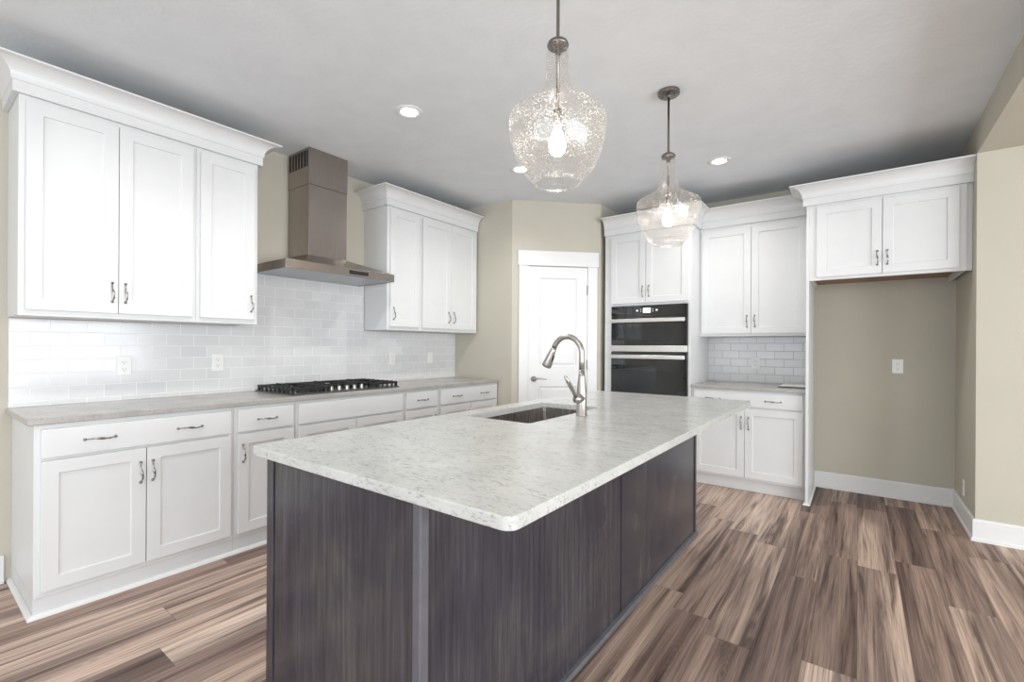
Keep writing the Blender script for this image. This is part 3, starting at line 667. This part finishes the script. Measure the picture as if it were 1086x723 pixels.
# ------------------------------------------------------------------ island
isl = empty('kitchen_island', (-1.23, 2.0, 0), 0, 'dark charcoal-stained wood kitchen island in the middle of the room', 'kitchen island')
ox, oy = 1.23, -2.0
def ib(mb, name, mat=None, parent=None, bevel=0.0015):
    for v_ in mb.bm.verts: v_.co.x += ox; v_.co.y += oy
    return mb.build(name, mat or M['dark'], parent or isl, bevel=bevel)
IX0, IX1 = -1.602, -0.878; IY0, IY1 = 0.778, 3.262
SK = (-1.540, -1.163, 1.695, 2.400)
ib(MB().box(IX0 + .004, IX1 - 0.006, IY0 + 0.005, SK[2] - 0.03, 0.001, 0.883).box(IX0 + .004, IX1 - 0.006, SK[3] + 0.03, IY1 - 0.004, 0.001, 0.883).box(SK[1] + 0.03, IX1 - 0.006, SK[2] - 0.03, SK[3] + 0.03, 0.001, 0.883).box(IX0 + .004, SK[0] - 0.025, SK[2] - 0.03, SK[3] + 0.03, 0.001, 0.883), 'cabinet_body', bevel=0)
ib(MB().box(-1.556, -0.8735, IY0 - 0.004, IY0 + 0.0045, 0.001, 0.883), 'end_panel')
ib(MB().box(IX0, -1.560, IY0 - 0.008, IY0 + 0.0045, 0.001, 0.883), 'corner_stile')
ib(MB().box(-0.8715, -0.843, IY0 - 0.010, IY0 + 0.020, 0.001, 0.883), 'corner_post', M['edge'], bevel=0.004)
ib(MB().box(IX1 - 0.0055, IX1, IY0 + 0.021, 2.030, 0.001, 0.883), 'back_panel')
ib(MB().box(IX1 - 0.0055, IX1, 2.040, IY1 - 0.034, 0.001, 0.883), 'back_panel')
ib(MB().box(IX1 - 0.0055, IX1 + 0.006, IY1 - 0.030, IY1, 0.001, 0.883), 'corner_stile')
sh = sweep([(-0.842, IY0 - 0.011), (-0.842, IY0 + 0.021), (IX1 + .0005, IY0 + 0.021), (IX1 + .0005, IY1 + 0.001)], [(0, 0.001), (0.019, 0.001), (0.019, 0.008), (0.013, 0.018), (0.0, 0.022)])
ib(sh, 'shoe_molding', M['edge'], bevel=0)
# doors on the sink side
for (a, b_) in ((0.83, 1.25), (1.26, 1.68), (1.69, 2.05), (2.055, 2.41), (2.42, 3.20)):
    q = panel_door(b_ - a, 0.73, 0.018, [(0.06, b_ - a - 0.06, 0.06, 0.67)], 0.008, 0.0)
    for v_ in q.bm.verts:
        x, y, z = v_.co; v_.co = (IX0 - 0.0185 + y + 0.004 + ox, b_ - x + oy, z + 0.13)
    q.build('door', M['dark'], isl, bevel=0.0015)
# island worktop with sink cutout and rounded corners
def rounded(x0, x1, y0, y1, r, n=6):
    pts = []
    for cx_, cy_, a0 in ((x1 - r, y1 - r, 0), (x0 + r, y1 - r, 90), (x0 + r, y0 + r, 180), (x1 - r, y0 + r, 270)):
        for k in range(n + 1):
            a = math.radians(a0 + 90 * k / n); pts.append((cx_ + r * math.cos(a), cy_ + r * math.sin(a)))
    return pts
bm = bmesh.new()
outer = rounded(-1.645, -0.547, 0.735, 3.310, 0.028); inner = rounded(*SK, 0.018)
vo_ = [bm.verts.new((x, y, 0.914)) for x, y in outer]; vi_ = [bm.verts.new((x, y, 0.914)) for x, y in inner]
n = len(vo_)
for i in range(n):
    j = (i + 1) % n
    bm.faces.new((vo_[i], vo_[j], vi_[j], vi_[i]))
geom = bmesh.ops.extrude_face_region(bm, geom=bm.faces[:])
for e in geom['geom']:
    if isinstance(e, bmesh.types.BMVert): e.co.z -= 0.030
mb = MB(); mb.bm.free(); mb.bm = bm
top = mb.build('island_countertop', M['quartz'], bevel=0.003)
tag(top, 'large light grey speckled quartz countertop on the island, cut out for the sink', 'countertop')
# sink
sk = empty('kitchen_sink', ((SK[0] + SK[1]) / 2, (SK[2] + SK[3]) / 2, 0.66), 0, 'rectangular stainless steel undermount sink set in the island countertop', 'sink')
hx, hy = (SK[1] - SK[0]) / 2 + 0.006, (SK[3] - SK[2]) / 2 + 0.006
bm = bmesh.new(); rings = []
for (g_, z, r) in ((0.010, 0.2235, 0.02), (0.0, 0.2235, 0.018), (0.0, 0.03, 0.03), (-0.012, 0.008, 0.03), (-0.04, 0.002, 0.03)):
    rings.append([bm.verts.new((x, y, z)) for x, y in rounded(-hx - g_, hx + g_, -hy - g_, hy + g_, r)])
for a, b_ in zip(rings, rings[1:]):
    for i in range(len(a)): bm.faces.new((a[i], a[(i + 1) % len(a)], b_[(i + 1) % len(a)], b_[i]))
bm.faces.new(rings[-1])
mb = MB(); mb.bm.free(); mb.bm = bm; mb.build('basin', M['steelv'], sk, smooth=False, solid=0.0015)
MB().lathe([(0.045, 0.0), (0.045, 0.003), (0.034, 0.003), (0.030, -0.001)], (0, 0, 0.0025), 24).build('drain', M['chrome'], sk)
# faucet
fa = empty('kitchen_faucet', (-1.098, 2.055, 0.9142), 0, 'brushed nickel pull-down gooseneck faucet standing on the island beside the sink', 'faucet')
MB().lathe([(0.029, 0), (0.029, 0.004), (0.026, 0.008), (0.025, 0.11), (0.022, 0.15), (0.017, 0.19), (0.0145, 0.225)], (0, 0, 0), 28).build('faucet_body', M['nickel'], fa, smooth=True)
path = [(0, 0, 0.22), (0, 0, 0.27), (0, 0, 0.30)]
for k in range(1, 17):
    a = PI * k / 16 * 0.88; path.append((-0.083 * (1 - math.cos(a)), 0, 0.302 + 0.088 * math.sin(a) * 1.0))
end = Vector(path[-1]); dirv = (end - Vector(path[-2])).normalized()
MB().tube(path, [0.0138] * len(path), 16).build('spout', M['nickel'], fa, smooth=True)
p0 = end + dirv * 0.001
sp = MB().tube([p0, p0 + dirv * 0.02, p0 + dirv * 0.05, p0 + dirv * 0.095, p0 + dirv * 0.108], [0.0145, 0.016, 0.020, 0.0255, 0.0245], 20).build('spray_head', M['nickel'], fa, smooth=True)
bt = p0 + dirv * 0.045 + Vector((0.0205, -0.004, 0.0)); 
MB().tube([bt, bt + dirv * 0.012, bt + dirv * 0.03], [0.005, 0.0065, 0.005], 10).build('spray_button', M['black'], sp, smooth=True)
MB().tube([(0, 0, 0.085), (0, -0.030, 0.085), (0, -0.052, 0.085), (0, -0.060, 0.085)], [0.023, 0.023, 0.021, 0.014], 20).tube([(0, -0.050, 0.09), (0, -0.085, 0.125), (0, -0.125, 0.165), (0, -0.160, 0.200)], [0.009, 0.0095, 0.0105, 0.0075], 12).build('lever', M['nickel'], fa, smooth=True)

# ------------------------------------------------------------------ pendants
def make_pendant(loc, label):
    p = empty('pendant_light', loc, 0, label, 'pendant light', 'glass pendants over the island')
    H0 = CEIL - 0.0005
    MB().lathe([(0.0, 0), (0.062, 0), (0.062, -0.016), (0.056, -0.022), (0.012, -0.024), (0.010, -0.036)], (0, 0, H0), 32).lathe([(0.004, -0.023), (0.004, -0.030)], (0.035, 0, H0), 8).lathe([(0.004, -0.023), (0.004, -0.030)], (-0.035, 0, H0), 8).build('canopy', M['nickel_dark'], p, smooth=False, bevel=0.002)
    MB().tube([(0, 0, H0 - 0.03), (0, 0, 2.10)], 0.0062, 12).build('rod', M['nickel_dark'], p, smooth=True)
    MB().lathe([(0.010, 0.030), (0.022, 0.026), (0.036, 0.016), (0.040, 0.004), (0.036, -0.002), (0.012, -0.006), (0.010, -0.03)], (0, 0, 2.352), 28).build('cap', M['nickel_dark'], p, smooth=True)
    prof = [(0.036, 2.352), (0.0405, 2.335), (0.0415, 2.30), (0.0420, 2.26), (0.0450, 2.225), (0.052, 2.195), (0.066, 2.168), (0.090, 2.146), (0.120, 2.128), (0.150, 2.113), (0.170, 2.101), (0.1765, 2.092), (0.1785, 2.078), (0.1775, 2.050), (0.173, 2.015), (0.1645, 1.98), (0.153, 1.945), (0.135, 1.910), (0.115, 1.882), (0.099, 1.868), (0.090, 1.863), (0.086, 1.856), (0.086, 1.850), (0.083, 1.847), (0.080, 1.850), (0.080, 1.857)]
    MB().lathe(prof, (0, 0, 0), 56, caps=False).build('glass_shade', M['glass'], p, smooth=True)
    MB().lathe([(0.011, 0.0), (0.016, -0.004), (0.016, -0.045), (0.013, -0.065)], (0, 0, 2.125), 20).build('socket', M['nickel_dark'], p, smooth=True)
    MB().lathe([(0.010, 0), (0.013, -0.015), (0.021, -0.035), (0.029, -0.06), (0.031, -0.078), (0.026, -0.098), (0.014, -0.110), (0.0, -0.113)], (0, 0, 2.065), 20).build('bulb', M['bulb'], p, smooth=True)
    return p
p1 = make_pendant((-0.89, 1.468, 0), 'clear seeded-glass pendant light over the near end of the island, canopy out of view')
p2 = copy_tree(p1); p2.location = (-0.89, 2.705, 0); p2['label'] = 'clear seeded-glass pendant light over the far end of the island, round ceiling canopy in view'

# ------------------------------------------------------------------ recessed downlights
def make_can(loc, label):
    p = empty('recessed_downlight', loc, 0, label, 'recessed light', 'recessed ceiling downlights')
    MB().lathe([(0.052, 0), (0.052, -0.004), (0.075, -0.006), (0.086, -0.002), (0.086, 0)], (0, 0, CEIL - 0.0003), 32, caps=False).build('trim_ring', M['trim'], p, smooth=True)
    MB().lathe([(0.0, -0.0025), (0.052, -0.0025), (0.052, -0.0005), (0.0, -0.0005)], (0, 0, CEIL - 0.0003), 28, caps=False).build('lens', M['can'], p)
    return p
def can_light(x, y):
    d_ = bpy.data.lights.new('downlight_beam', 'SPOT'); d_.energy = CAN_POWER; d_.spot_size = math.radians(150); d_.spot_blend = 0.7; d_.shadow_soft_size = 0.05; d_.color = CAN_COLOR
    o_ = bpy.data.objects.new('downlight_beam', d_); col.objects.link(o_); o_.location = (x, y, CEIL - 0.02)
cans = [(-2.288, 1.972, 'lit recessed ceiling light nearest the range hood, above the island sink side'),
        (-2.278, 3.167, 'lit recessed ceiling light seen beside the near pendant, in front of the pantry door'),
        (-0.893, 3.947, 'lit recessed ceiling light beyond the far pendant, nearest the oven wall')]
c0 = None
for x, y, lb in cans:
    if c0 is None: c0 = make_can((x, y, 0), lb); cc = c0
    else: cc = copy_tree(c0); cc.location = (x, y, 0)
    cc['label'] = lb
for x, y in ((-2.288, 1.972), (-2.278, 3.167), (-0.893, 3.947), (-2.288, 0.75), (-0.2, 0.1)): can_light(x, y)  # last two: unseen beams added for lighting only, no fixture built
